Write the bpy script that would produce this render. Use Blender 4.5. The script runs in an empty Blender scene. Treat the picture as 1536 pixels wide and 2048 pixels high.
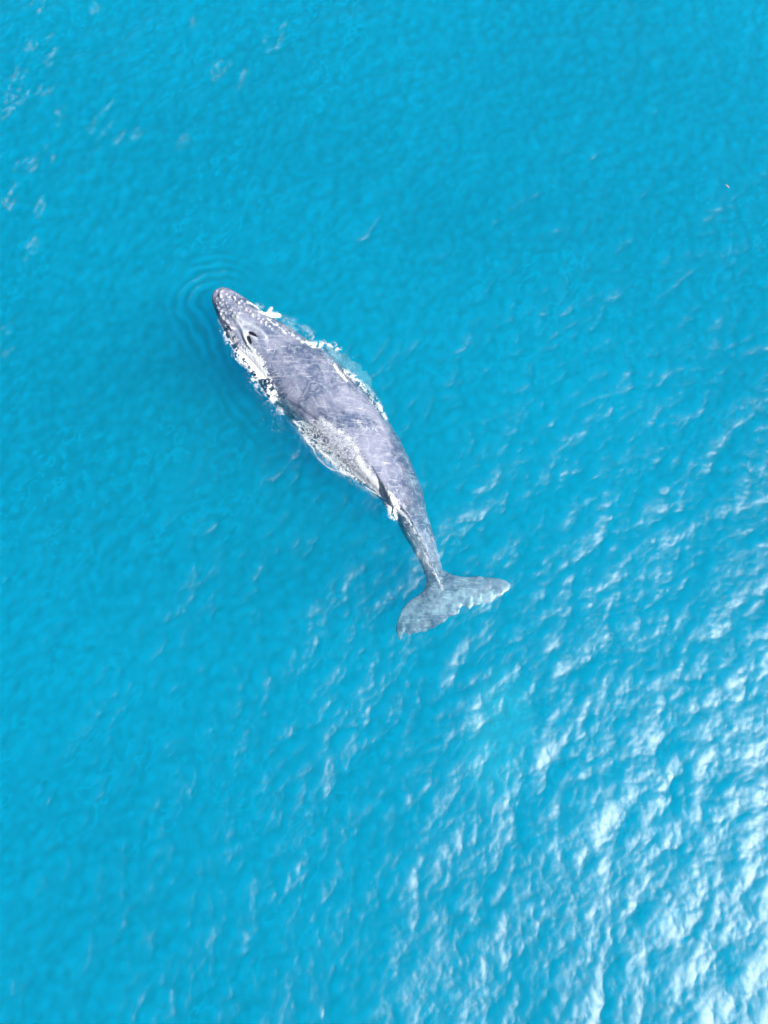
import bpy, bmesh, math, random
import numpy as np
from mathutils import Vector
from mathutils.bvhtree import BVHTree

random.seed(7)
rng = np.random.default_rng(11)
scene = bpy.context.scene
C = scene.collection

# ------------------------------------------------------------------ camera, sky, sun, exposure
PXM = 62.0                      # photograph pixels per metre at the water line
CAM_D = 30.0                    # camera to the middle of the picture, tilted a little forward
TILT = math.radians(16)
CAM = np.array([0.0, -CAM_D * math.sin(TILT), CAM_D * math.cos(TILT)])
FOC = PXM * CAM_D                # focal length in photograph pixels
cam = bpy.data.cameras.new('camera')
cam.sensor_fit = 'VERTICAL'
cam.angle = 2 * math.atan(1024 / FOC)
cam.clip_end = 6000
cam_o = bpy.data.objects.new('camera', cam)
cam_o.location = CAM
cam_o.rotation_euler = (TILT, 0, 0)
C.objects.link(cam_o)
scene.camera = cam_o

SUN_AZ = Vector((0.93, -0.3676))          # towards the sun, on the water plane
SUN_EL = math.radians(49.5)
sun_dir = Vector((SUN_AZ.x * math.cos(SUN_EL), SUN_AZ.y * math.cos(SUN_EL), math.sin(SUN_EL)))
sun = bpy.data.lights.new('sun', 'SUN')
sun.energy = 4.4
sun.angle = math.radians(0.53)
sun.color = (1.0, 0.965, 0.91)
sun_o = bpy.data.objects.new('sun', sun)
sun_o.rotation_euler = sun_dir.to_track_quat('Z', 'Y').to_euler()
sun_o.location = (20, -15, 40)
C.objects.link(sun_o)

world = bpy.data.worlds.new('World')
scene.world = world
world.use_nodes = True
wn, wl = world.node_tree.nodes, world.node_tree.links
wn.clear()
w_out = wn.new('ShaderNodeOutputWorld')
w_bg = wn.new('ShaderNodeBackground')
w_bg.inputs['Strength'].default_value = 0.052
sky = wn.new('ShaderNodeTexSky')
sky.sky_type = 'NISHITA'
sky.sun_disc = False
sky.sun_elevation = SUN_EL
sky.sun_rotation = math.atan2(SUN_AZ.x, SUN_AZ.y)
# scattered fair weather cloud, the same all round the sky
tc = wn.new('ShaderNodeTexCoord')
cn = wn.new('ShaderNodeTexNoise')
cn.inputs['Scale'].default_value = 2.6
cn.inputs['Detail'].default_value = 6
cn.inputs['Roughness'].default_value = 0.55
cr = wn.new('ShaderNodeMapRange')
cr.inputs['From Min'].default_value = 0.56
cr.inputs['From Max'].default_value = 0.72
cmix = wn.new('ShaderNodeMix')
cmix.data_type = 'RGBA'
cmix.inputs[7].default_value = (9.5, 9.6, 9.8, 1)
wl.new(tc.outputs['Generated'], cn.inputs['Vector'])
wl.new(cn.outputs['Fac'], cr.inputs['Value'])
wl.new(cr.outputs['Result'], cmix.inputs[0])
wl.new(sky.outputs['Color'], cmix.inputs[6])
wl.new(cmix.outputs[2], w_bg.inputs['Color'])
wl.new(w_bg.outputs['Background'], w_out.inputs['Surface'])

scene.view_settings.view_transform = 'Standard'
scene.view_settings.look = 'None'
scene.view_settings.exposure = 1.52
scene.view_settings.gamma = 1.0
scene.view_settings.use_curve_mapping = False
scene.render.engine = 'CYCLES'
cy = scene.cycles
cy.use_denoising = True
cy.max_bounces = 6
cy.volume_bounces = 3
cy.diffuse_bounces = 2
cy.glossy_bounces = 2
cy.use_adaptive_sampling = True
cy.adaptive_threshold = 0.03
cy.adaptive_min_samples = 16
cy.transparent_max_bounces = 16
cy.caustics_reflective = False
cy.caustics_refractive = False
cy.sample_clamp_indirect = 6.0

# ------------------------------------------------------------------ helpers
def P(px, py, z=0.0):
    """photograph pixel -> world point on the level z"""
    x, y = (px - 768) / FOC, (1024 - py) / FOC
    d = np.array([x, y * math.cos(TILT) + math.sin(TILT), y * math.sin(TILT) - math.cos(TILT)])
    return CAM + d * ((z - CAM[2]) / d[2])

def project(co):
    """world points -> photograph pixels"""
    q = co - CAM
    up_ = q[:, 1] * math.cos(TILT) + q[:, 2] * math.sin(TILT)
    dep = q[:, 1] * math.sin(TILT) - q[:, 2] * math.cos(TILT)
    return 768 + q[:, 0] / dep * FOC, 1024 - up_ / dep * FOC

def z1(p): return (380 + p[0] * 400 / 1536, 520 + p[1] * 400 / 1536)
def z2(p): return (500 + p[0] * 400 / 1536, 760 + p[1] * 400 / 1536)
def z3(p): return (720 + p[0] * 360 / 1536, 980 + p[1] * 360 / 1536)

def mesh_obj(name, verts, faces, mat, parent=None, smooth=True):
    me = bpy.data.meshes.new(name)
    me.from_pydata([tuple(v) for v in verts], [], [tuple(f) for f in faces])
    me.update()
    if smooth:
        me.polygons.foreach_set('use_smooth', np.ones(len(me.polygons), bool))
    me.materials.append(mat)
    o = bpy.data.objects.new(name, me)
    C.objects.link(o)
    if parent:
        o.parent = parent
    return o

def np_mesh(name, verts, faces, mat, smooth=True, parent=None):
    """verts (n,3), faces (m,k) arrays"""
    me = bpy.data.meshes.new(name)
    verts = np.asarray(verts, np.float32); faces = np.asarray(faces, np.int32)
    k = faces.shape[1]
    me.vertices.add(len(verts)); me.vertices.foreach_set('co', verts.ravel())
    me.loops.add(faces.size); me.loops.foreach_set('vertex_index', faces.ravel())
    me.polygons.add(len(faces))
    me.polygons.foreach_set('loop_start', np.arange(0, faces.size, k, dtype=np.int32))
    me.polygons.foreach_set('use_smooth', np.full(len(faces), smooth))
    me.update(calc_edges=True)
    me.materials.append(mat)
    o = bpy.data.objects.new(name, me)
    C.objects.link(o)
    if parent:
        o.parent = parent
    return o

def tag(o, label=None, category=None, group=None, kind=None):
    if label: o['label'] = label
    if category: o['category'] = category
    if group: o['group'] = group
    if kind: o['kind'] = kind
    return o

def new_mat(name):
    m = bpy.data.materials.new(name)
    m.use_nodes = True
    m.node_tree.nodes.clear()
    return m, m.node_tree.nodes, m.node_tree.links

def sstep(a, b, x):
    t = np.clip((x - a) / (b - a), 0, 1)
    return t * t * (3 - 2 * t)

def seg_dist(X, Y, pts):
    """distance from the points X, Y to a polyline"""
    best = np.full(X.shape, 1e9)
    for (ax, ay), (bx, by) in zip(pts[:-1], pts[1:]):
        dx, dy = bx - ax, by - ay
        t = np.clip(((X - ax) * dx + (Y - ay) * dy) / (dx * dx + dy * dy + 1e-12), 0, 1)
        best = np.minimum(best, np.hypot(X - ax - t * dx, Y - ay - t * dy))
    return best

_NT = {}
def vnoise(X, Y, s, seed):
    """smooth value noise, 0..1"""
    r = _NT.setdefault(seed, np.random.default_rng(seed).random((256, 256))) if seed not in _NT else _NT[seed]
    x, y = X * s + 91.3, Y * s + 37.7
    i, j = np.floor(x).astype(int), np.floor(y).astype(int)
    u, v = x - i, y - j
    u = u * u * (3 - 2 * u); v = v * v * (3 - 2 * v)
    g = lambda a, b: r[a % 256, b % 256]
    return (g(i, j) * (1 - u) + g(i + 1, j) * u) * (1 - v) + (g(i, j + 1) * (1 - u) + g(i + 1, j + 1) * u) * v

# ------------------------------------------------------------------ water
N, L = 1088, 50.0
YO = 4.0                                # the finely modelled water lies a little ahead of the camera
kx = np.fft.fftfreq(N, L / N) * 2 * np.pi
KX, KY = np.meshgrid(kx, kx, indexing='ij')
K = np.hypot(KX, KY); K[0, 0] = 1
WDIR = math.radians(-33)                 # the wave train travels down to the right
cosd = (KX * math.cos(WDIR) + KY * math.sin(WDIR)) / K
def field(k_lo, k_hi, slope, spread, iso, power, seed):
    S = K ** (-power) * np.exp(-(k_lo / K) ** 2) * np.exp(-(K / k_hi) ** 2) * (np.abs(cosd) ** spread + iso)
    S[0, 0] = 0
    r = np.random.default_rng(seed)
    H = np.fft.fft2(r.standard_normal((N, N))) * np.sqrt(S)
    hx = np.fft.ifft2(1j * KX * H).real; hy = np.fft.ifft2(1j * KY * H).real
    return H * (slope / math.sqrt((hx ** 2 + hy ** 2).mean()))
H = field(0.9, 4.0, 0.045, 4, 0.15, 3.0, 1) + field(4.0, 12.0, 0.075, 2, 0.30, 3.2, 2) \
    + field(12.0, 44.0, 0.075, 1, 0.40, 3.0, 3)
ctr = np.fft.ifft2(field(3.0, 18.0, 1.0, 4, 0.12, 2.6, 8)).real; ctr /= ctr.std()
h = np.fft.ifft2(H).real
dx_ = np.fft.ifft2(-1j * KX / K * H).real
dy_ = np.fft.ifft2(-1j * KY / K * H).real
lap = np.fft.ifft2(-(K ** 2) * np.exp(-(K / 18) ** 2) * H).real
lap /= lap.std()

inner = (np.arange(N) - N / 2) * (L / N)
step = L / N
outer = [inner[-1] + step]
while outer[-1] < 2500:
    outer.append(outer[-1] * 1.22)
low = [inner[0] - step]
while low[-1] > -2500:
    low.append(low[-1] * 1.22)
ax1 = np.concatenate([low[::-1], inner, outer])
no = len(low)
M = len(ax1)
GX, GY = np.meshgrid(ax1, ax1 + YO, indexing='ij')
GZ = np.zeros((M, M)); CAU = np.zeros((M, M)); DX = np.zeros((M, M)); DY = np.zeros((M, M))
win1 = sstep(-25, -22.5, inner) * (1 - sstep(22.5, 25, inner))
win = win1[:, None] * win1[None, :]
sl = slice(no, no + N)
# calmer, sleek water pushed along by the head and down the left side of the whale
IX, IY = np.meshgrid(inner, inner + YO, indexing='ij')
def PP(pts): return [tuple(P(*p)[:2]) for p in pts]
head_line = PP([(446, 600), (480, 660), (540, 760), (610, 860), (700, 950)])
dh = seg_dist(IX, IY, head_line)
axis = np.array([0.60, -0.80]); left = np.array([-0.80, -0.60])
tip = P(436, 585)[:2]
s_ax = (IX - tip[0]) * axis[0] + (IY - tip[1]) * axis[1]
s_lf = (IX - tip[0]) * left[0] + (IY - tip[1]) * left[1]
wake_side = sstep(-2.2, 0.3, s_lf) * (1 - sstep(3.0, 6.5, s_ax)) + 0.55 * (1 - sstep(-2.2, 0.3, s_lf)) * (1 - sstep(0.5, 2.5, s_ax))
wake_env = sstep(0.5, 0.9, dh) * (1 - sstep(1.0, 2.4, dh)) * wake_side * (.15 + 1.5 * sstep(.3, .75, vnoise(IX, IY, .7, 9)))
wob = 0.7 * (vnoise(IX, IY, 0.45, 5) - 0.5) + 0.14 * (vnoise(IX, IY, 3, 6) - 0.5)
ripple = np.cos(2 * np.pi * (dh + wob) / 0.37) * wake_env
calm = 1 - 0.55 * (1 - sstep(1.2, 2.6, dh)) * np.clip(wake_side, 0, 1)
h2 = h * win * calm + 0.013 * ripple
GZ[sl, sl] = h2
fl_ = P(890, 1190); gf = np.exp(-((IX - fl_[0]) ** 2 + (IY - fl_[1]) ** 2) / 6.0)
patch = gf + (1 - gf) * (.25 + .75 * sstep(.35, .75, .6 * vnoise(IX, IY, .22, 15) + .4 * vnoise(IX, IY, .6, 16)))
lines = np.exp(-((ctr - .75) / .14) ** 2) * patch  # drawn caustic net from its own random field, full strength over the fluke
CAU[sl, sl] = 0.85 * lap * win * calm + 2.2 * ripple - 4.8 * lines * win * calm - 1.6 * (vnoise(IX, IY, .10, 1485) + .7 * vnoise(IX, IY, .31, 18) - .85) * win  # light and dark put into the surface tint
DX[sl, sl] = dx_ * win * calm; DY[sl, sl] = dy_ * win * calm
CH = 1.25
top = np.stack([GX + CH * DX, GY + CH * DY, GZ], -1).reshape(-1, 3)
idx = np.arange(M * M).reshape(M, M)
quads = np.stack([idx[:-1, :-1], idx[1:, :-1], idx[1:, 1:], idx[:-1, 1:]], -1).reshape(-1, 4)
# the closed body of water: sides and floor 45 m down, sharing the rim
ring = np.concatenate([idx[:-1, 0], idx[-1, :-1], idx[:0:-1, -1], idx[0, :0:-1]])
nb = len(top)
rimv = top[ring].copy(); rimv[:, 2] = -45
rj = np.arange(len(ring)); rn = (rj + 1) % len(ring)
side = np.stack([ring[rn], ring[rj], nb + rj, nb + rn], -1)
cen = nb + len(ring)
verts = np.concatenate([top, rimv, [[0, 0, -45]]])
# floor as quads (fan in pairs)
fan = np.stack([np.full(len(ring) // 2, cen), nb + (rj[::2] + 2) % len(ring), nb + (rj[::2] + 1) % len(ring), nb + rj[::2]], -1)
faces = np.concatenate([quads, side, fan])

wm, n, l = new_mat('sea_water')
out = n.new('ShaderNodeOutputMaterial')
tr = n.new('ShaderNodeBsdfTransparent')
gl = n.new('ShaderNodeBsdfGlossy'); gl.distribution = 'BECKMANN'; gl.inputs['Roughness'].default_value = 0.405
fr = n.new('ShaderNodeFresnel'); fr.inputs['IOR'].default_value = 1.34
geo = n.new('ShaderNodeNewGeometry')
inv = n.new('ShaderNodeMath'); inv.operation = 'SUBTRACT'; inv.inputs[0].default_value = 1.0
mul = n.new('ShaderNodeMath'); mul.operation = 'MULTIPLY'
mix = n.new('ShaderNodeMixShader')
l.new(geo.outputs['Backfacing'], inv.inputs[1])
l.new(inv.outputs[0], mul.inputs[0]); l.new(fr.outputs['Fac'], mul.inputs[1])
l.new(mul.outputs[0], mix.inputs['Fac'])
l.new(tr.outputs[0], mix.inputs[1]); l.new(gl.outputs[0], mix.inputs[2])
l.new(mix.outputs[0], out.inputs['Surface'])
# fine wind ripples
tco = n.new('ShaderNodeTexCoord')
mp = n.new('ShaderNodeMapping'); mp.inputs['Rotation'].default_value = (0, 0, math.radians(33)); mp.inputs['Scale'].default_value = (1.0, 0.8, 1.0)
ns = n.new('ShaderNodeTexNoise'); ns.inputs['Scale'].default_value = 7.0; ns.inputs['Detail'].default_value = 4; ns.inputs['Distortion'].default_value = 0.6
bp = n.new('ShaderNodeBump'); bp.inputs['Strength'].default_value = 0.25; bp.inputs['Distance'].default_value = 0.02
l.new(tco.outputs['Object'], mp.inputs['Vector']); l.new(mp.outputs[0], ns.inputs['Vector'])
l.new(ns.outputs['Fac'], bp.inputs['Height']); l.new(bp.outputs[0], gl.inputs['Normal'])
# caustic light painted into the water tint: wave curvature, ripples and drawn contours
at = n.new('ShaderNodeAttribute'); at.attribute_name = 'lens'  # 'lens' carries the painted caustic light
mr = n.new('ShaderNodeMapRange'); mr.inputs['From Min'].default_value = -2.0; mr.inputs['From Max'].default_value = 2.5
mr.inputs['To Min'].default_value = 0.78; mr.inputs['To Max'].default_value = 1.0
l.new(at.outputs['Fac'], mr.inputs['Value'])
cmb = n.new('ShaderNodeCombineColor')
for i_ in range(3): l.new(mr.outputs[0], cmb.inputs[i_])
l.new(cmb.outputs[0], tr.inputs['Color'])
# looking down into the water bends the view; light leaving it passes straight through
rf = n.new('ShaderNodeBsdfRefraction'); rf.inputs['IOR'].default_value = 1.34; rf.inputs['Roughness'].default_value = 0.0
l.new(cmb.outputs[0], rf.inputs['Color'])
inout = n.new('ShaderNodeMixShader')
l.new(geo.outputs['Backfacing'], inout.inputs['Fac'])
l.new(rf.outputs[0], inout.inputs[1]); l.new(tr.outputs[0], inout.inputs[2])
l.new(inout.outputs[0], mix.inputs[1])
# clear blue body of water
SIG_S = (0.0010, 0.069, 0.080)
SIG_A = (0.36, 0.049, 0.0217)
def coeff(node, rgb, absorb):
    d = max(rgb)
    node.inputs['Density'].default_value = d
    c = [x / d for x in rgb]
    node.inputs['Color'].default_value = tuple(1 - x for x in c) + (1,) if absorb else tuple(c) + (1,)
vs = n.new('ShaderNodeVolumeScatter'); coeff(vs, SIG_S, False)
va = n.new('ShaderNodeVolumeAbsorption'); coeff(va, SIG_A, True)
ad = n.new('ShaderNodeAddShader')
l.new(vs.outputs[0], ad.inputs[0]); l.new(va.outputs[0], ad.inputs[1]); l.new(ad.outputs[0], out.inputs['Volume'])

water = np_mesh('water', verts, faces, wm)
wa = water.data.attributes.new('lens', 'FLOAT', 'POINT')  # painted caustic light for the water tint
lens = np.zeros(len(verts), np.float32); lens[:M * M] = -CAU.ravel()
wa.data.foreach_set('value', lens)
tag(water, 'rippled turquoise sea around the whale', 'sea', kind='structure')

bedm, n, l = new_mat('sand')
o_ = n.new('ShaderNodeOutputMaterial'); b_ = n.new('ShaderNodeBsdfPrincipled')
t_ = n.new('ShaderNodeTexNoise'); t_.inputs['Scale'].default_value = 0.3
r_ = n.new('ShaderNodeValToRGB'); r_.color_ramp.elements[0].color = (0.30, 0.27, 0.20, 1); r_.color_ramp.elements[1].color = (0.42, 0.38, 0.29, 1)
l.new(t_.outputs['Fac'], r_.inputs[0]); l.new(r_.outputs[0], b_.inputs['Base Color']); l.new(b_.outputs[0], o_.inputs[0])
bed = np_mesh('seabed', [[-2400, -2400, -40], [2400, -2400, -40], [2400, 2400, -40], [-2400, 2400, -40]], [[0, 1, 2, 3]], bedm)
tag(bed, 'pale sandy seabed far below the whale', 'seabed', kind='structure')

# water height lookup
def water_h(X, Y):
    i = np.clip(np.round((X - inner[0]) / step).astype(int), 0, N - 1)
    j = np.clip(np.round((Y - YO - inner[0]) / step).astype(int), 0, N - 1)
    return h2[i, j]

# ------------------------------------------------------------------ whale
LEFT = [(427, 584), (421, 595), (428, 615), (437, 638), (447, 657), (457, 681), (475, 708), (493, 733), (513, 762), (530, 784),
        (552, 808), (573, 830), (591, 849), (612, 874), (635, 900), (656, 918), (682, 938), (708, 955), (732, 971),
        (757, 991), (777, 1014), (792, 1036), (808, 1069), (826, 1098), (842, 1130), (851, 1150), (858, 1172)]
RIGHT = [(445, 575), (461, 578), (475, 587), (498, 601), (522, 622), (552, 640), (590, 660), (620, 682), (655, 702), (687, 733),
         (724, 765), (745, 791), (763, 817), (777, 838), (795, 867), (815, 906), (831, 940), (846, 981), (855, 1020),
         (861, 1048), (869, 1070), (876, 1103), (884, 1130), (890, 1145), (898, 1160)]
def resample(pts, m):
    p = np.array(pts, float)
    s = np.concatenate([[0], np.cumsum(np.hypot(*np.diff(p, axis=0).T))]); s /= s[-1]
    t = np.linspace(0, 1, m)
    return np.stack([np.interp(t, s, p[:, 0]), np.interp(t, s, p[:, 1])], -1)
NS, NR = 220, 72
Lp, Rp = resample(LEFT, NS), resample(RIGHT, NS)
def smooth(a, k):
    for _ in range(k):
        b = a.copy(); b[1:-1] = 0.25 * a[:-2] + 0.5 * a[1:-1] + 0.25 * a[2:]; a = b
    return a
Lp, Rp = smooth(Lp, 14), smooth(Rp, 14)
T = np.linspace(0, 1, NS)
def prof(*kv):
    return smooth(np.interp(T, [k for k, _ in kv], [v for _, v in kv]), 30)
ztop = prof((0, .09), (.03, .16), (.08, .26), (.13, .40), (.17, .42), (.22, .34), (.32, .42), (.45, .41), (.55, .37), (.64, .29), (.70, .23), (.76, .0), (.82, -.16), (.90, -.34), (1, -.53))
hh = prof((0, .09), (.03, .34), (.10, .62), (.20, .95), (.32, 1.18), (.45, 1.22), (.58, 1.05), (.70, .82), (.80, .60), (.90, .38), (.96, .22), (1, .10))
topoff = prof((0, 0), (.10, -.12), (.2, -.10), (.4, 0), (.55, -.10), (.66, -.42), (.72, -.62), (.76, -.55), (.82, -.22), (.9, 0), (1, 0))
keel = prof((0, 0), (.55, 0), (.66, .07), (.74, .12), (.80, .11), (.93, .06), (1, .02))
psup = prof((0, .6), (.1, .70), (.2, .9), (.4, 1.0), (1, 1.0))
bv = []
for i in range(NS):
    zt = ztop[i]; H_ = hh[i]; zm = zt - H_
    c = (P(*Lp[i], zm * .5) + P(*Rp[i], zm * .5)) / 2
    half = (P(*Rp[i], zm * .5) - P(*Lp[i], zm * .5)) / 2
    half[2] = 0
    for j in range(NR):
        a = 2 * math.pi * j / NR
        u, v = math.cos(a), math.sin(a)
        uu = math.copysign(abs(u) ** psup[i], u)
        vv = v if v < 0 else abs(v) ** psup[i]
        lat = uu + topoff[i] * max(v, 0) ** 1.5 * (1 - abs(u) * .3)
        z = zm + H_ * vv
        if v > 0:
            z += keel[i] * (math.exp(-(u / .16) ** 2))
        p = c + half * lat; p[2] = z
        bv.append(p)
bf = []
for i in range(NS - 1):
    for j in range(NR):
        k = (j + 1) % NR
        bf.append((i * NR + j, i * NR + k, (i + 1) * NR + k, (i + 1) * NR + j))
bm = bmesh.new()
vs_ = [bm.verts.new(p) for p in bv]
for f in bf: bm.faces.new([vs_[q] for q in f])
bm.faces.new([vs_[j] for j in range(NR)][::-1])
bm.faces.new([vs_[(NS - 1) * NR + j] for j in range(NR)])

def slab(outline, zfun, thick, edge_t=0.022, inset_steps=7):
    """a lens-shaped blade from a px outline: thick in the middle, thin at the edge"""
    o = np.array(outline, float)
    cen = o.mean(0)
    rings = []
    for q in range(inset_steps):
        f = q / inset_steps
        rings.append((1 - f))
    topi, boti = [], []
    for s in rings:
        for store, sg in ((topi, 1), (boti, -1)):
            row = []
            for p in o:
                c_ = spine_near(p, cen)
                pp = c_ + (p - c_) * s
                z0 = zfun(pp)
                t = edge_t + thick * (1 - s ** 2) ** .8
                w = P(pp[0], pp[1], z0); w[2] = z0 + sg * t
                row.append(bm.verts.new(w))
            store.append(row)
    m = len(o)
    for st, flip in ((topi, False), (boti, True)):
        for a_, b_ in zip(st[:-1], st[1:]):
            for q in range(m):
                r = (q + 1) % m
                f = [a_[q], a_[r], b_[r], b_[q]]
                bm.faces.new(f[::-1] if flip else f)
        f = st[-1]
        bm.faces.new(f[::-1] if flip else f)
    for q in range(m):
        r = (q + 1) % m
        bm.faces.new([topi[0][r], topi[0][q], boti[0][q], boti[0][r]])
def spine_near(p, cen):
    # nearest point on the blade's mid line
    a, b = MID
    d = b - a
    t = np.clip(np.dot(p - a, d) / np.dot(d, d), 0.0, 1.0)
    return a + d * t

FL_R = [(872, 1150), (890, 1143), (897, 1149), (908, 1154), (920, 1156), (931, 1157), (944, 1156), (957, 1155), (970, 1158), (984, 1158), (998, 1159),
        (1010, 1163), (1017, 1168), (1019, 1174), (1016, 1183), (1008, 1188), (1002, 1195), (992, 1197), (984, 1203), (973, 1208), (965, 1207), (954, 1212), (944, 1214), (936, 1220), (930, 1214), (924, 1214), (917, 1227), (905, 1233), (896, 1238), (885, 1228), (875, 1190)]
FL_L = [(885, 1150), (892, 1200), (897, 1240), (888, 1247), (878, 1250), (870, 1257), (861, 1259), (852, 1265), (840, 1267), (828, 1269), (816, 1273), (810, 1265), (804, 1271), (800, 1280), (796, 1279), (792, 1264),
        (793, 1250), (796, 1240), (800, 1231), (806, 1220), (814, 1210), (822, 1202), (830, 1196), (838, 1190), (845, 1183), (850, 1174), (852, 1163), (852, 1148), (856, 1140)]
def zfl(p):
    # the blades droop a little towards their tips
    return -0.58 - 0.0010 * abs((p[0] - 880) * .87 - (p[1] - 1195) * .49) - 0.0009 * max(0, p[1] - 1180)
MID = (np.array([884., 1190.]), np.array([990., 1178.]))
def densify(o, k=3):
    o = np.array(o, float); r = []
    for a, b in zip(o, np.roll(o, -1, 0)):
        for q in range(k): r.append(a + (b - a) * q / k)
    return np.array(r)
def ragged(o):
    o = densify(o); j_ = rng.normal(0, .7, o.shape)
    k_ = (o[:, 1] > 1183 + (1019 - o[:, 0]) * .42)[:, None]     # only the trailing edge is torn
    return o + j_ * k_
slab(ragged(FL_R), zfl, 0.05)
MID = (np.array([880., 1190.]), np.array([812., 1248.]))
slab(ragged(FL_L), zfl, 0.05)
# flippers hang down and out from the shoulders
FP_L = [(600, 765), (588, 790), (592, 830), (612, 870), (642, 912), (680, 952), (694, 958), (694, 942), (682, 905), (676, 880), (678, 855), (685, 840)]
MID = (np.array([630., 810.]), np.array([684., 944.]))
slab(densify(FP_L), lambda p: -1.7 - .004 * max(0, p[1] - 780), 0.10)
FP_R = [(650, 705), (690, 720), (720, 745), (745, 780), (752, 815), (748, 830), (738, 820), (722, 795), (700, 780), (670, 770)]
MID = (np.array([665., 735.]), np.array([745., 820.]))
slab(densify(FP_R), lambda p: -1.5 - 0.009 * max(0, p[0] - 650), 0.10)
# low hooked dorsal fin
DF = [(744, 930), (756, 950), (767, 968), (777, 984), (785, 1000), (789, 1012)]
dz = [.24, .30, .35, .38, .34, .16]
rows = []
for (x, y), z in zip(DF, dz):
    row = []
    for sx, dzz in ((-11, -.42), (-5, -.10), (-1.5, 0), (1.5, 0), (6, -.10), (12, -.42)):
        q = P(x + sx * .8, y - sx * .6, z + dzz); row.append(bm.verts.new(q))
    rows.append(row)
for a_, b_ in zip(rows[:-1], rows[1:]):
    for q in range(6):
        r = (q + 1) % 6
        bm.faces.new([a_[q], b_[q], b_[r], a_[r]])
bm.faces.new(rows[0]); bm.faces.new(rows[-1][::-1])
bmesh.ops.recalc_face_normals(bm, faces=bm.faces)
raw = bpy.data.meshes.new('body_raw'); bm.to_mesh(raw); bm.free()
tmp = bpy.data.objects.new('body_raw', raw); C.objects.link(tmp)
rm = tmp.modifiers.new('r', 'REMESH'); rm.mode = 'VOXEL'; rm.voxel_size = 0.026; rm.use_smooth_shade = True
sm = tmp.modifiers.new('s', 'SMOOTH'); sm.iterations = 5; sm.factor = 0.5
dg = bpy.context.evaluated_depsgraph_get()
body_me = bpy.data.meshes.new_from_object(tmp.evaluated_get(dg))
bpy.data.objects.remove(tmp); bpy.data.meshes.remove(raw)
body_me.name = 'body'

co = np.empty(len(body_me.vertices) * 3, np.float32); body_me.vertices.foreach_get('co', co); co = co.reshape(-1, 3).astype(float)
nrm = np.empty(len(body_me.vertices) * 3, np.float32); body_me.vertices.foreach_get('normal', nrm); nrm = nrm.reshape(-1, 3).astype(float)
PX, PY = project(co)                    # surface details are laid out on the plan of the back
up = np.clip(nrm[:, 2], 0, 1)
disp = np.zeros(len(co)); pale = np.zeros(len(co)); knob = np.zeros(len(co))
# knobs on the head: two lip rows, the middle row, a few strays
def row(pts, n_, jit, r0, r1, zf=z1):
    p = np.array([zf(q) for q in pts]); p = resample(p, n_)
    return [(x + rng.normal(0, jit), y + rng.normal(0, jit), rng.uniform(r0, r1)) for x, y in p]
knobs = row([(190, 330), (225, 385), (255, 430), (285, 470), (310, 510), (335, 545)], 22, 3.0, 2.2, 3.8) \
    + row([(205, 260), (270, 265), (330, 300), (400, 330), (470, 395), (540, 455), (620, 520)], 28, 3.0, 2.2, 3.6) \
    + row([(220, 290), (280, 350), (340, 420), (400, 480)], 10, 3.2, 2.2, 3.4) \
    + [(rng.uniform(432, 480), rng.uniform(588, 628), rng.uniform(1.8, 3.0)) for _ in range(22)]
for x, y, r in knobs:
    d = np.hypot(PX - x, PY - y)
    g = np.exp(-(d / r) ** 2)
    disp += 0.045 * g * up; knob = np.maximum(knob, g)
# raised guard in front of the blowholes, and the folds that fan out behind it
def ridge(pts, w, hgt, pal=0.0, zf=z1):
    global disp, pale
    d = seg_dist(PX, PY, [zf(q) for q in pts])
    g = np.exp(-(d / w) ** 2)
    disp = disp + hgt * g * up
    if pal: pale = np.maximum(pale, pal * np.exp(-(d / (w * 1.5)) ** 2))
ridge([(330, 440), (370, 480), (400, 530), (420, 590), (450, 660), (490, 700)], 3.2, 0.055, .5)
ridge([(345, 430), (400, 470), (470, 500), (540, 545), (580, 590)], 3.2, 0.05, .42)
ridge([(420, 540), (455, 570), (500, 600)], 3.0, 0.03, .5)
ridge([(330, 480), (370, 540), (400, 610), (440, 670)], 3.0, -0.035)
ridge([(370, 490), (420, 500), (470, 500)], 2.6, -0.03)
ridge([(455, 560), (515, 582)], 2.6, -0.05)
ridge([(445, 580), (462, 632)], 2.6, -0.05)
ridge([(240, 260), (330, 400), (390, 470)], 5, 0.035)
# folds in the skin on the back and by the fin
ridge([(290, 170), (380, 220), (440, 270), (490, 300)], 4, -0.04, 0, z2)
ridge([(930, 670), (980, 760), (1040, 880)], 3, -0.04, 0, z2)
ridge([(1040, 650), (1075, 760), (1100, 880)], 3, -0.03, 0, z2)
ridge([(700, 60), (760, 180), (800, 300), (830, 420)], 6, -0.025, 0, z2)
for ln in ([(920, 940), (895, 1000), (862, 1052)], [(1005, 820), (1030, 870), (1036, 920)], [(820, 955), (845, 1045)], [(690, 815), (735, 870)],
           [(560, 670), (640, 720)], [(930, 800), (980, 790), (1010, 830)], [(1000, 950), (1060, 990)], [(600, 880), (660, 850)], [(740, 1060), (790, 1000)]):
    d = seg_dist(PX, PY, [z1(q) for q in ln]); pale = np.maximum(pale, .26 * np.exp(-(d / 1.1) ** 2))
for ln in ([(720, 358), (800, 380)], [(330, 60), (380, 130)], [(890, 440), (915, 480), (905, 540)], [(560, 150), (600, 260)], [(600, 270), (680, 300)], [(930, 600), (970, 570)], [(640, 320), (740, 350)], [(480, 130), (520, 200), (580, 210)]):
    d = seg_dist(PX, PY, [z2(q) for q in ln]); pale = np.maximum(pale, .24 * np.exp(-(d / 1.1) ** 2))
fz = sstep(1120, 1170, PY) * (PX > 780)
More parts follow.
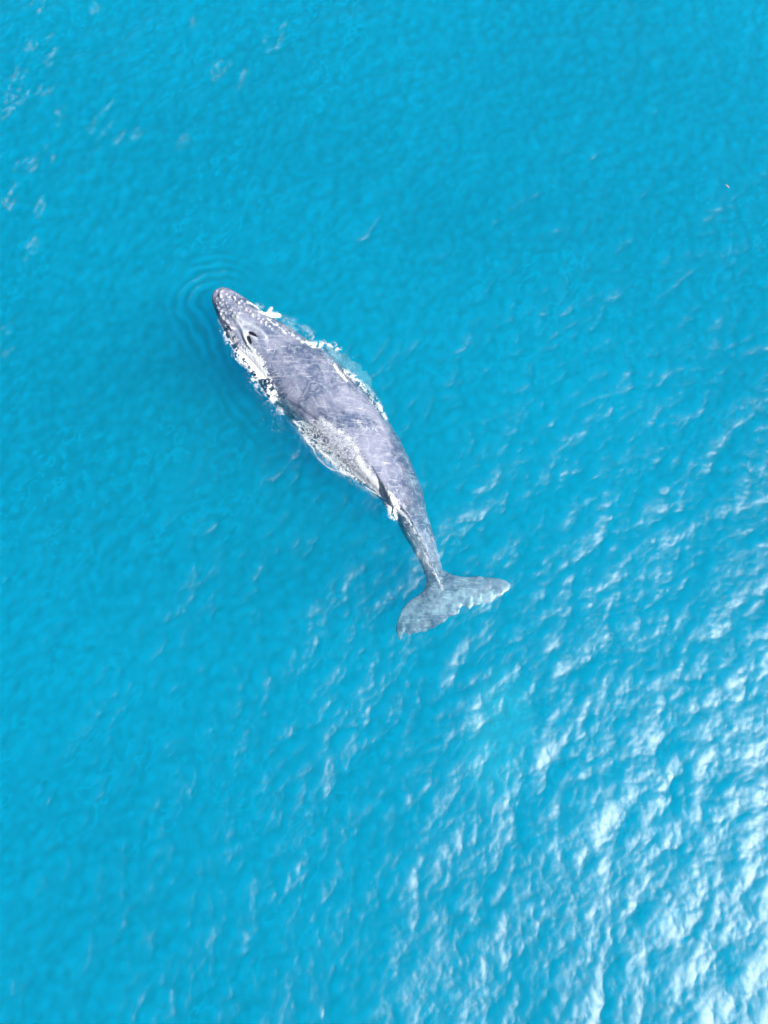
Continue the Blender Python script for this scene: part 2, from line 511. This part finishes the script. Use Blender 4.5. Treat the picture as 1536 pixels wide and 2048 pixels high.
pale = np.maximum(pale, fz * .22 * sstep(.42, .72, .55 * vnoise(PX, PY, .055, 71) + .45 * vnoise(PX, PY, .17, 72)))  # pale skin mottles on the fluke, also standing for caustic light
# skin unevenness
disp += up * (0.020 * (vnoise(PX, PY, 0.045, 21) - .5) + 0.010 * (vnoise(PX, PY, 0.15, 22) - .5))
co += nrm * disp[:, None]
body_me.vertices.foreach_set('co', co.astype(np.float32).ravel())
body_me.update()
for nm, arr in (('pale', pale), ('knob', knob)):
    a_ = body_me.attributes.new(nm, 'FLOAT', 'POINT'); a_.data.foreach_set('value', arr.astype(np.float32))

sk, n, l = new_mat('whale_skin')
out = n.new('ShaderNodeOutputMaterial'); pb = n.new('ShaderNodeBsdfPrincipled')
l.new(pb.outputs[0], out.inputs[0])
tco = n.new('ShaderNodeTexCoord')
def mapping(rot, sc):
    m = n.new('ShaderNodeMapping'); m.inputs['Rotation'].default_value = (0, 0, math.radians(rot)); m.inputs['Scale'].default_value = sc
    l.new(tco.outputs['Object'], m.inputs['Vector']); return m
def noise(vec, scale, detail=4, dist=0.0, rough=.55):
    t = n.new('ShaderNodeTexNoise'); t.inputs['Scale'].default_value = scale; t.inputs['Detail'].default_value = detail
    t.inputs['Distortion'].default_value = dist; t.inputs['Roughness'].default_value = rough
    l.new(vec.outputs[0], t.inputs['Vector']); return t
def ramp(src, a, b, lo=0.0, hi=1.0):
    m = n.new('ShaderNodeMapRange'); m.inputs['From Min'].default_value = a; m.inputs['From Max'].default_value = b
    m.inputs['To Min'].default_value = lo; m.inputs['To Max'].default_value = hi
    l.new(src, m.inputs['Value']); return m.outputs[0]
def mixc(fac, a, b):
    m = n.new('ShaderNodeMix'); m.data_type = 'RGBA'
    l.new(fac, m.inputs[0])
    for s, i in ((a, 6), (b, 7)):
        if isinstance(s, tuple): m.inputs[i].default_value = s + (1,)
        else: l.new(s, m.inputs[i])
    return m.outputs[2]
along = mapping(53.1, (1.0, 1.0, 1.0))
m1 = noise(along, 0.9, 5, .4)
c1 = mixc(ramp(m1.outputs['Fac'], .42, .58), (.047, .065, .114), (.138, .150, .204))
m2 = noise(along, 5.0, 6, .5, .65)
c2 = mixc(ramp(m2.outputs['Fac'], .50, .66, 0, .65), c1, (.205, .22, .27))
m3 = noise(mapping(53.1, (0.5, 6.0, 1.0)), 2.2, 3, 1.5)       # long scratches along the body
c3 = mixc(ramp(m3.outputs['Fac'], .58, .66, 0, .5), c2, (.30, .30, .33))
m4 = noise(mapping(10, (0.7, 7.0, 1.0)), 1.7, 2, 1.0)          # crossing scars
c4 = mixc(ramp(m4.outputs['Fac'], .70, .735, 0, .6), c3, (.36, .35, .37))
sp = n.new('ShaderNodeTexVoronoi'); sp.inputs['Scale'].default_value = 9.0; l.new(along.outputs[0], sp.inputs['Vector'])
c5 = mixc(ramp(sp.outputs['Distance'], .16, .07, 0, .5), c4, (.34, .34, .36))
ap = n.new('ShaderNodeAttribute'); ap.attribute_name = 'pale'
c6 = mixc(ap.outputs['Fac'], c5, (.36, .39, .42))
ak = n.new('ShaderNodeAttribute'); ak.attribute_name = 'knob'
c7 = mixc(ramp(ak.outputs['Fac'], .45, .85, 0, .65), c6, (.36, .345, .37))  # knob tops coloured pale to imitate their bright glints
l.new(c7, pb.inputs['Base Color'])
l.new(ramp(m2.outputs['Fac'], .3, .7, .20, .42), pb.inputs['Roughness'])
pb.inputs['IOR'].default_value = 1.4
bp = n.new('ShaderNodeBump'); bp.inputs['Strength'].default_value = .5; bp.inputs['Distance'].default_value = .02
l.new(m2.outputs['Fac'], bp.inputs['Height']); l.new(bp.outputs[0], pb.inputs['Normal'])

whale = bpy.data.objects.new('humpback_whale', None)
whale.location = P(640, 830, 0)
C.objects.link(whale)
tag(whale, 'grey humpback whale surfacing with its scarred back out and its fluke just under water', 'whale')
body = bpy.data.objects.new('body', body_me); C.objects.link(body)
body_me.materials.clear(); body_me.materials.append(sk)
body.parent = whale; body.location = -whale.location
bpy.context.view_layer.update()
co_w = co
bvh = BVHTree.FromPolygons([tuple(v) for v in co_w], [tuple(p.vertices) for p in body_me.polygons])
def whale_z(x, y):
    hit = bvh.ray_cast(Vector((x, y, 5)), Vector((0, 0, -1)))
    return hit[0].z if hit[0] else -9.0

# blowholes: two dark almond slits sunk between raised lips
bhm, n, l = new_mat('wet_dark_nostril')
o_ = n.new('ShaderNodeOutputMaterial'); b_ = n.new('ShaderNodeBsdfPrincipled')
t_ = n.new('ShaderNodeTexNoise'); t_.inputs['Scale'].default_value = 20
r_ = n.new('ShaderNodeValToRGB'); r_.color_ramp.elements[0].color = (.004, .004, .006, 1); r_.color_ramp.elements[1].color = (.012, .012, .016, 1)
l.new(t_.outputs['Fac'], r_.inputs[0]); l.new(r_.outputs[0], b_.inputs['Base Color']); l.new(b_.outputs[0], o_.inputs[0])
b_.inputs['Roughness'].default_value = .6; b_.inputs['Specular IOR Level'].default_value = .1
for a_, b_ in (((448, 552), (518, 584)), ((441, 576), (467, 640))):
    a_, b_ = np.array(z1(a_)), np.array(z1(b_))
    d = (b_ - a_); pe = np.array([-d[1], d[0]]) / np.hypot(*d)
    bvv, bff = [], []
    K_ = 14
    for q in range(K_ + 1):
        t = q / K_
        wd = 3.3 * math.sin(math.pi * t ** .8) ** .8 + .15
        for s in (-1, -.5, 0, .5, 1):
            p = a_ + d * t + pe * wd * s
            w = P(p[0], p[1], .4); z = whale_z(w[0], w[1])
            w[2] = z + .014 - .02 * (1 - s * s) * math.sin(math.pi * t)
            w[2] = max(w[2], z + .006)
            bvv.append(w - np.array(whale.location))
    for q in range(K_):
        for s in range(4):
            i = q * 5 + s; bff.append((i, i + 1, i + 6, i + 5))
    mesh_obj('blowhole', bvv, bff, bhm, whale)

# ------------------------------------------------------------------ foam and spray
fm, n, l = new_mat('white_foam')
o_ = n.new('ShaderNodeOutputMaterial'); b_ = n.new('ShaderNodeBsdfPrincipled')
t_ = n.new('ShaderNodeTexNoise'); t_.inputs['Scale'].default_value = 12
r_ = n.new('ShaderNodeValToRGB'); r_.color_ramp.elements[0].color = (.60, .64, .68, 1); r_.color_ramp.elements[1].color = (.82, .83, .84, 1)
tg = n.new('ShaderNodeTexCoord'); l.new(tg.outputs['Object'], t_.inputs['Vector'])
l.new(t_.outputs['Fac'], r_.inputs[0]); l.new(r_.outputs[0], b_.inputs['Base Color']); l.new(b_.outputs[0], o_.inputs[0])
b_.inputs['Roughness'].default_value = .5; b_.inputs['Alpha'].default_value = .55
ib = bmesh.new(); bmesh.ops.create_icosphere(ib, subdivisions=1, radius=1)
ICO_V = np.array([v.co[:] for v in ib.verts]); ICO_F = np.array([[v.index for v in f.verts] for f in ib.faces]); ib.free()
ICO_F0 = ICO_F

class Foam:
    def __init__(s): s.p = []
    def blob(s, px, py, r, sink=0.0, flat=.6, float_z=None):
        w = P(px, py, .1)
        if float_z is None:
            z = max(whale_z(w[0], w[1]), float(water_h(w[0], w[1])))
        else: z = float_z
        s.p.append((w[0], w[1], z - sink + r * .25, r, flat))
    def stroke(s, pts, zf, width, count, r0, r1, sink=0.0, taper=True, clump=0.0):
        count = int(count * 2.3); r0 *= .62; r1 *= .62
        d = resample(np.array([zf(q) for q in pts]), 200)
        m = count * 4
        t = rng.random(m)
        wd = width * 400 / 1536 * ((.35 + .65 * np.sin(np.pi * np.clip(t, .05, .95)) ** .5) if taper else np.ones(m))
        q = d[(t * 199).astype(int)] + rng.normal(0, 1, (m, 2)) * wd[:, None] * .5
        if clump:
            q = q[.55 * vnoise(q[:, 0], q[:, 1], .16, 41) + .45 * vnoise(q[:, 0], q[:, 1], .5, 42) > clump]
        q = q[:count]
        rr = r0 * (r1 / r0) ** (rng.random(len(q)) ** 2.2)
        for (x, y), b in zip(q, rr): s.blob(x, y, b, sink)
        return s
    def region(s, poly, zf, count, r0, r1, clump=.5, sink=0.0):
        p = np.array([zf(q) for q in poly])
        q = rng.uniform(p.min(0), p.max(0), (count * 12, 2))
        ins = np.zeros(len(q), bool)
        for a, b in zip(p, np.roll(p, 1, 0)):
            ins ^= ((a[1] > q[:, 1]) != (b[1] > q[:, 1])) & (q[:, 0] < (b[0] - a[0]) * (q[:, 1] - a[1]) / (b[1] - a[1] + 1e-9) + a[0])
        q = q[ins]
        q = q[.5 * vnoise(q[:, 0], q[:, 1], .12, 43) + .5 * vnoise(q[:, 0], q[:, 1], .4, 44) > clump][:count]
        rr = r0 * (r1 / r0) ** (rng.random(len(q)) ** 2.2)
        for (x, y), b in zip(q, rr): s.blob(x, y, b, sink)
        return s
    def build(s, name, label, category='foam', mat=None):
        a = np.array(s.p); m = len(a)
        r = np.random.default_rng(m)
        th = r.uniform(0, 2 * np.pi, m); ct, st = np.cos(th), np.sin(th)
        V = np.repeat(ICO_V[None], m, 0) * r.uniform(.7, 1.3, (m, len(ICO_V), 1))
        V[:, :, 0] *= r.uniform(.8, 1.6, (m, 1)); V[:, :, 2] *= a[:, 4:5]
        X = V[:, :, 0] * ct[:, None] - V[:, :, 1] * st[:, None]; Y = V[:, :, 0] * st[:, None] + V[:, :, 1] * ct[:, None]
        V = np.stack([X, Y, V[:, :, 2]], -1) * a[:, 3][:, None, None] + a[:, None, :3]
        F = ICO_F0[None] + (np.arange(m) * len(ICO_V))[:, None, None]
        o = np_mesh(name, V.reshape(-1, 3), F.reshape(-1, 3), mat or fm)
        return tag(o, label, category, kind='stuff')

f = Foam()
f.stroke([(370, 690), (410, 730), (450, 755), (500, 790), (560, 880)], z1, 56, 3000, .010, .034, clump=.38)
f.stroke([(450, 735), (490, 770), (540, 850)], z1, 34, 1300, .012, .04)
f.stroke([(235, 440), (260, 510), (300, 590), (350, 650), (400, 700)], z1, 40, 1700, .005, .020, clump=.46)
f.stroke([(440, 810), (500, 900), (560, 960), (620, 1010), (650, 1080)], z1, 50, 1500, .005, .020, clump=.52)
f.stroke([(570, 860), (610, 930), (640, 1000)], z1, 30, 500, .007, .024, clump=.5)
f.build('foam', 'thick white foam churning along the whale\'s left cheek beside the blowholes')
f = Foam()
f.stroke([(110, 20), (160, 90), (200, 170), (250, 250)], z2, 44, 420, .005, .018, clump=.5)
f.stroke([(90, 20), (150, 120), (230, 230), (290, 370)], z2, 110, 110, .006, .018, taper=False)
f.build('spray', 'scattered white droplets off the whale\'s left shoulder', 'spray')
f = Foam()
f.stroke([(540, 410), (600, 412), (690, 418)], z1, 24, 700, .008, .03)
f.stroke([(590, 415), (625, 355)], z1, 16, 220, .007, .02)
f.stroke([(440, 330), (500, 345), (530, 375)], z1, 20, 240, .005, .018)
f.stroke([(500, 330), (560, 355)], z1, 20, 40, .006, .016)
f.stroke([(690, 430), (740, 455), (800, 470)], z1, 40, 80, .006, .018)
f.build('foam', 'white splash standing up beside the right edge of the whale\'s head')
f = Foam()
f.stroke([(600, 460), (660, 500), (720, 550), (800, 585), (870, 625), (960, 660)], z1, 26, 800, .005, .02, clump=.48)
f.stroke([(680, 500), (760, 510), (820, 540)], z1, 40, 160, .005, .014, clump=.5)
f.stroke([(860, 620), (960, 645), (1050, 635), (1120, 660), (1150, 690)], z1, 32, 700, .006, .024, clump=.5)
f.stroke([(1040, 650), (1110, 700), (1150, 740)], z1, 50, 80, .006, .02)
f.stroke([(860, 500), (920, 550), (940, 590)], z1, 36, 60, .008, .024)
f.stroke([(1100, 720), (1200, 760), (1250, 820)], z1, 60, 50, .006, .018)
f.build('foam', 'broken white foam fringe behind the right side of the whale\'s head')
f = Foam()
f.stroke([(1105, 790), (1140, 860), (1170, 890), (1205, 935)], z1, 13, 420, .008, .026)
f.stroke([(1180, 830), (1250, 890), (1320, 950), (1380, 1020), (1440, 1100), (1480, 1150)], z1, 40, 1300, .006, .018, sink=.08, clump=.45)
f.stroke([(1190, 850), (1260, 900), (1330, 965)], z1, 24, 420, .006, .022, clump=.45)
f.stroke([(940, 110), (980, 160), (1010, 220), (1050, 290)], z2, 18, 420, .006, .02, clump=.4, sink=.03)
f.build('foam', 'narrow white foam streak along the whale\'s right flank')
f = Foam()
f.stroke([(810, 320), (860, 380), (920, 390), (980, 385)], z2, 30, 260, .004, .014, clump=.45)
f.stroke([(860, 340), (960, 330)], z2, 30, 60, .004, .012, clump=.45)
f.region([(740, 150), (900, 180), (1000, 330), (1020, 430), (880, 420), (760, 260)], z2, 130, .004, .014, .45)
f.region([(570, 640), (850, 660), (830, 760), (600, 740)], z1, 70, .004, .015, .4)
f.region([(180, 280), (330, 290), (640, 560), (560, 560), (330, 430), (340, 560), (240, 430)], z1, 170, .004, .015, .3)
f.region([(1000, 700), (1100, 760), (1200, 900), (1400, 1150), (1200, 1080), (1080, 860)], z1, 220, .004, .011, .45)
f.build('spray', 'tiny bright water beads sprinkled over the whale\'s wet back', 'spray')
f = Foam()
f.region([(330, 310), (480, 300), (640, 370), (760, 450), (830, 540), (860, 650), (950, 760), (1040, 870), (1050, 930), (980, 860), (850, 770), (700, 680), (560, 560), (430, 430)], z2, 17000, .003, .0085, .33)
f.stroke([(540, 310), (640, 380), (760, 450), (825, 540), (860, 650), (940, 750), (1040, 870), (1080, 920)], z2, 30, 1500, .005, .018, clump=.45)
f.stroke([(830, 600), (870, 680), (930, 750), (1000, 830)], z2, 30, 1200, .006, .02)
f.stroke([(340, 310), (390, 380), (430, 440), (520, 520), (610, 600), (700, 690), (800, 740), (860, 790)], z2, 22, 1300, .005, .015, clump=.4)
f.stroke([(330, 300), (390, 390), (450, 470), (540, 560), (640, 640), (730, 710), (860, 790), (980, 880)], z2, 46, 2200, .004, .010, sink=.12, clump=.38)
f.build('foam', 'lacy white foam washing over the whale\'s left rear flank')
f = Foam()
for line in ([(420, 430), (450, 480), (490, 520), (497, 550)], [(515, 585), (545, 615), (580, 650), (630, 680), (690, 690), (750, 720)], [(890, 820), (930, 845), (980, 870), (1050, 920)]):
    f.stroke(line, z2, 5, 240, .005, .010, taper=False)
f.build('foam', 'thin wavy white foam line trailing beside the whale\'s left flank')
f = Foam()
f.stroke([(1075, 890), (1085, 960), (1100, 1030), (1115, 1060)], z2, 34, 1000, .007, .026, clump=.36)
f.stroke([(1080, 900), (1130, 950), (1140, 985)], z2, 34, 420, .006, .022, clump=.4)
f.build('foam', 'white splash breaking behind the whale\'s low dorsal fin')
f = Foam()
f.stroke([(330, 180), (390, 220), (430, 290), (490, 390), (540, 490), (580, 600), (630, 690), (680, 770), (710, 850)], z3, 14, 700, .005, .013, clump=.42, taper=False)  # blobs standing in for the highlight along the wet ridge
f.stroke([(345, 165), (390, 210), (440, 300)], z3, 12, 160, .006, .016)
for _ in range(130):       # blob streaks imitating light on the water film over the tail stock
    t = random.random(); u = random.uniform(-.75, .9)
    i = int((.70 + .27 * t) * (NS - 1)); c = (Lp[i] + Rp[i]) / 2 + (Rp[i] - Lp[i]) / 2 * u
    d = np.array([.45, .89]) + rng.normal(0, .12, 2); ln = random.uniform(6, 20)
    f.stroke([tuple(c), tuple(c + d * ln)], lambda q: q, 3, 14, .004, .008, taper=False)
f.build('foam', 'thin white foam streaks combed along the whale\'s tail stock')
f = Foam()
def sky_streak(x, y, ln, ang, count, r0=.003, r1=.008):  # white blobs imitate pale sky reflections on the water
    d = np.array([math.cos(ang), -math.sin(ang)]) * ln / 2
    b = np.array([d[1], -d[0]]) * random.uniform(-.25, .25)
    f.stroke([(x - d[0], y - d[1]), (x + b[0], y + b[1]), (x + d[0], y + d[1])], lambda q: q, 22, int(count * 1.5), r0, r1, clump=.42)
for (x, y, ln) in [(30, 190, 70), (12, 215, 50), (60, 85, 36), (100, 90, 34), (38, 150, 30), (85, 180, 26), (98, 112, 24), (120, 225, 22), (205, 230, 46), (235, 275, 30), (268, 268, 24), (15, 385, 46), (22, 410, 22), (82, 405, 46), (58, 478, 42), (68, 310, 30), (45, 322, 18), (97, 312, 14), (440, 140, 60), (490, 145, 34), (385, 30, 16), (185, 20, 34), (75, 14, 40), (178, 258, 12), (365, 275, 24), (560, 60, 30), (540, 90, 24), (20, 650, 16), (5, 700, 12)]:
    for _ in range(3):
        sky_streak(x + random.gauss(0, 7), y + random.gauss(0, 9), ln * random.uniform(.5, 1.3), math.radians(random.uniform(46, 66)), int(ln * 1.0))
f.build('foam', 'pale blob streaks imitating sky reflections on the open water at the upper left')

# a faint rising patch of bubbles in the open water beyond the fluke
bubm, n, l = new_mat('bubbles')
o_ = n.new('ShaderNodeOutputMaterial'); v_ = n.new('ShaderNodeVolumeScatter')
v_.inputs['Color'].default_value = (.55, 1.0, .90, 1); v_.inputs['Density'].default_value = .06
l.new(v_.outputs[0], o_.inputs['Volume'])
ib = bmesh.new(); bmesh.ops.create_icosphere(ib, subdivisions=4, radius=1)
bvv = np.array([v.co[:] for v in ib.verts]); bff = np.array([[v.index for v in f_.verts] for f_ in ib.faces]); ib.free()
lump = 1 + .5 * (vnoise(bvv[:, 0] + bvv[:, 2], bvv[:, 1] - bvv[:, 2], 1.3, 61) - .5)
bvv = bvv * lump[:, None] * np.array([1.3, 2.2, 1.2])
ca, sa = math.cos(-.35), math.sin(-.35)
bvv = np.stack([bvv[:, 0] * ca - bvv[:, 1] * sa, bvv[:, 0] * sa + bvv[:, 1] * ca, bvv[:, 2]], -1)
bub = np_mesh('bubble_plume', bvv, bff, bubm); bub.location = P(995, 1455, -2.2)
tag(bub, 'faint pale turquoise cloud of bubbles deep in open water below the fluke', 'bubbles', kind='stuff')
# the sliver drifting on open water
slm, n, l = new_mat('pale_sliver')
o_ = n.new('ShaderNodeOutputMaterial'); b_ = n.new('ShaderNodeBsdfPrincipled')
t_ = n.new('ShaderNodeTexNoise'); t_.inputs['Scale'].default_value = 14; r_ = n.new('ShaderNodeValToRGB')
r_.color_ramp.elements[0].color = (.28, .10, .10, 1); r_.color_ramp.elements[1].color = (.48, .40, .38, 1)
l.new(t_.outputs['Fac'], r_.inputs[0]); l.new(r_.outputs[0], b_.inputs['Base Color']); l.new(b_.outputs[0], o_.inputs[0])
a_, b_ = P(1450.5, 369.5, .03), P(1457.5, 376, .03)
d = (b_ - a_)[:2]; pe = np.array([-d[1], d[0]]) / np.hypot(*d)
sv, sf = [], []
c0 = (a_ + b_) / 2; c0[2] = float(water_h(c0[0], c0[1])) + .012
for q in range(7):
    t = q / 6; wd = .028 * math.sin(math.pi * (.08 + .84 * t)) ** .6
    cc = a_[:2] + d * t + pe * .012 * math.sin(t * 3)
    for s, zz in ((-1, 0), (0, .014), (1, 0), (0, -.012)):
        sv.append((cc[0] + pe[0] * wd * s - c0[0], cc[1] + pe[1] * wd * s - c0[1], zz))
for q in range(6):
    for s in range(4):
        r = (s + 1) % 4
        sf.append((q * 4 + s, q * 4 + r, q * 4 + 4 + r, q * 4 + 4 + s))
sf += [(3, 2, 1, 0), (24, 25, 26, 27)]
so = mesh_obj('drifting_sliver', sv, sf, slm); so.location = c0
tag(so, 'tiny pale pinkish sliver drifting on the open water, far from the whale', 'debris')
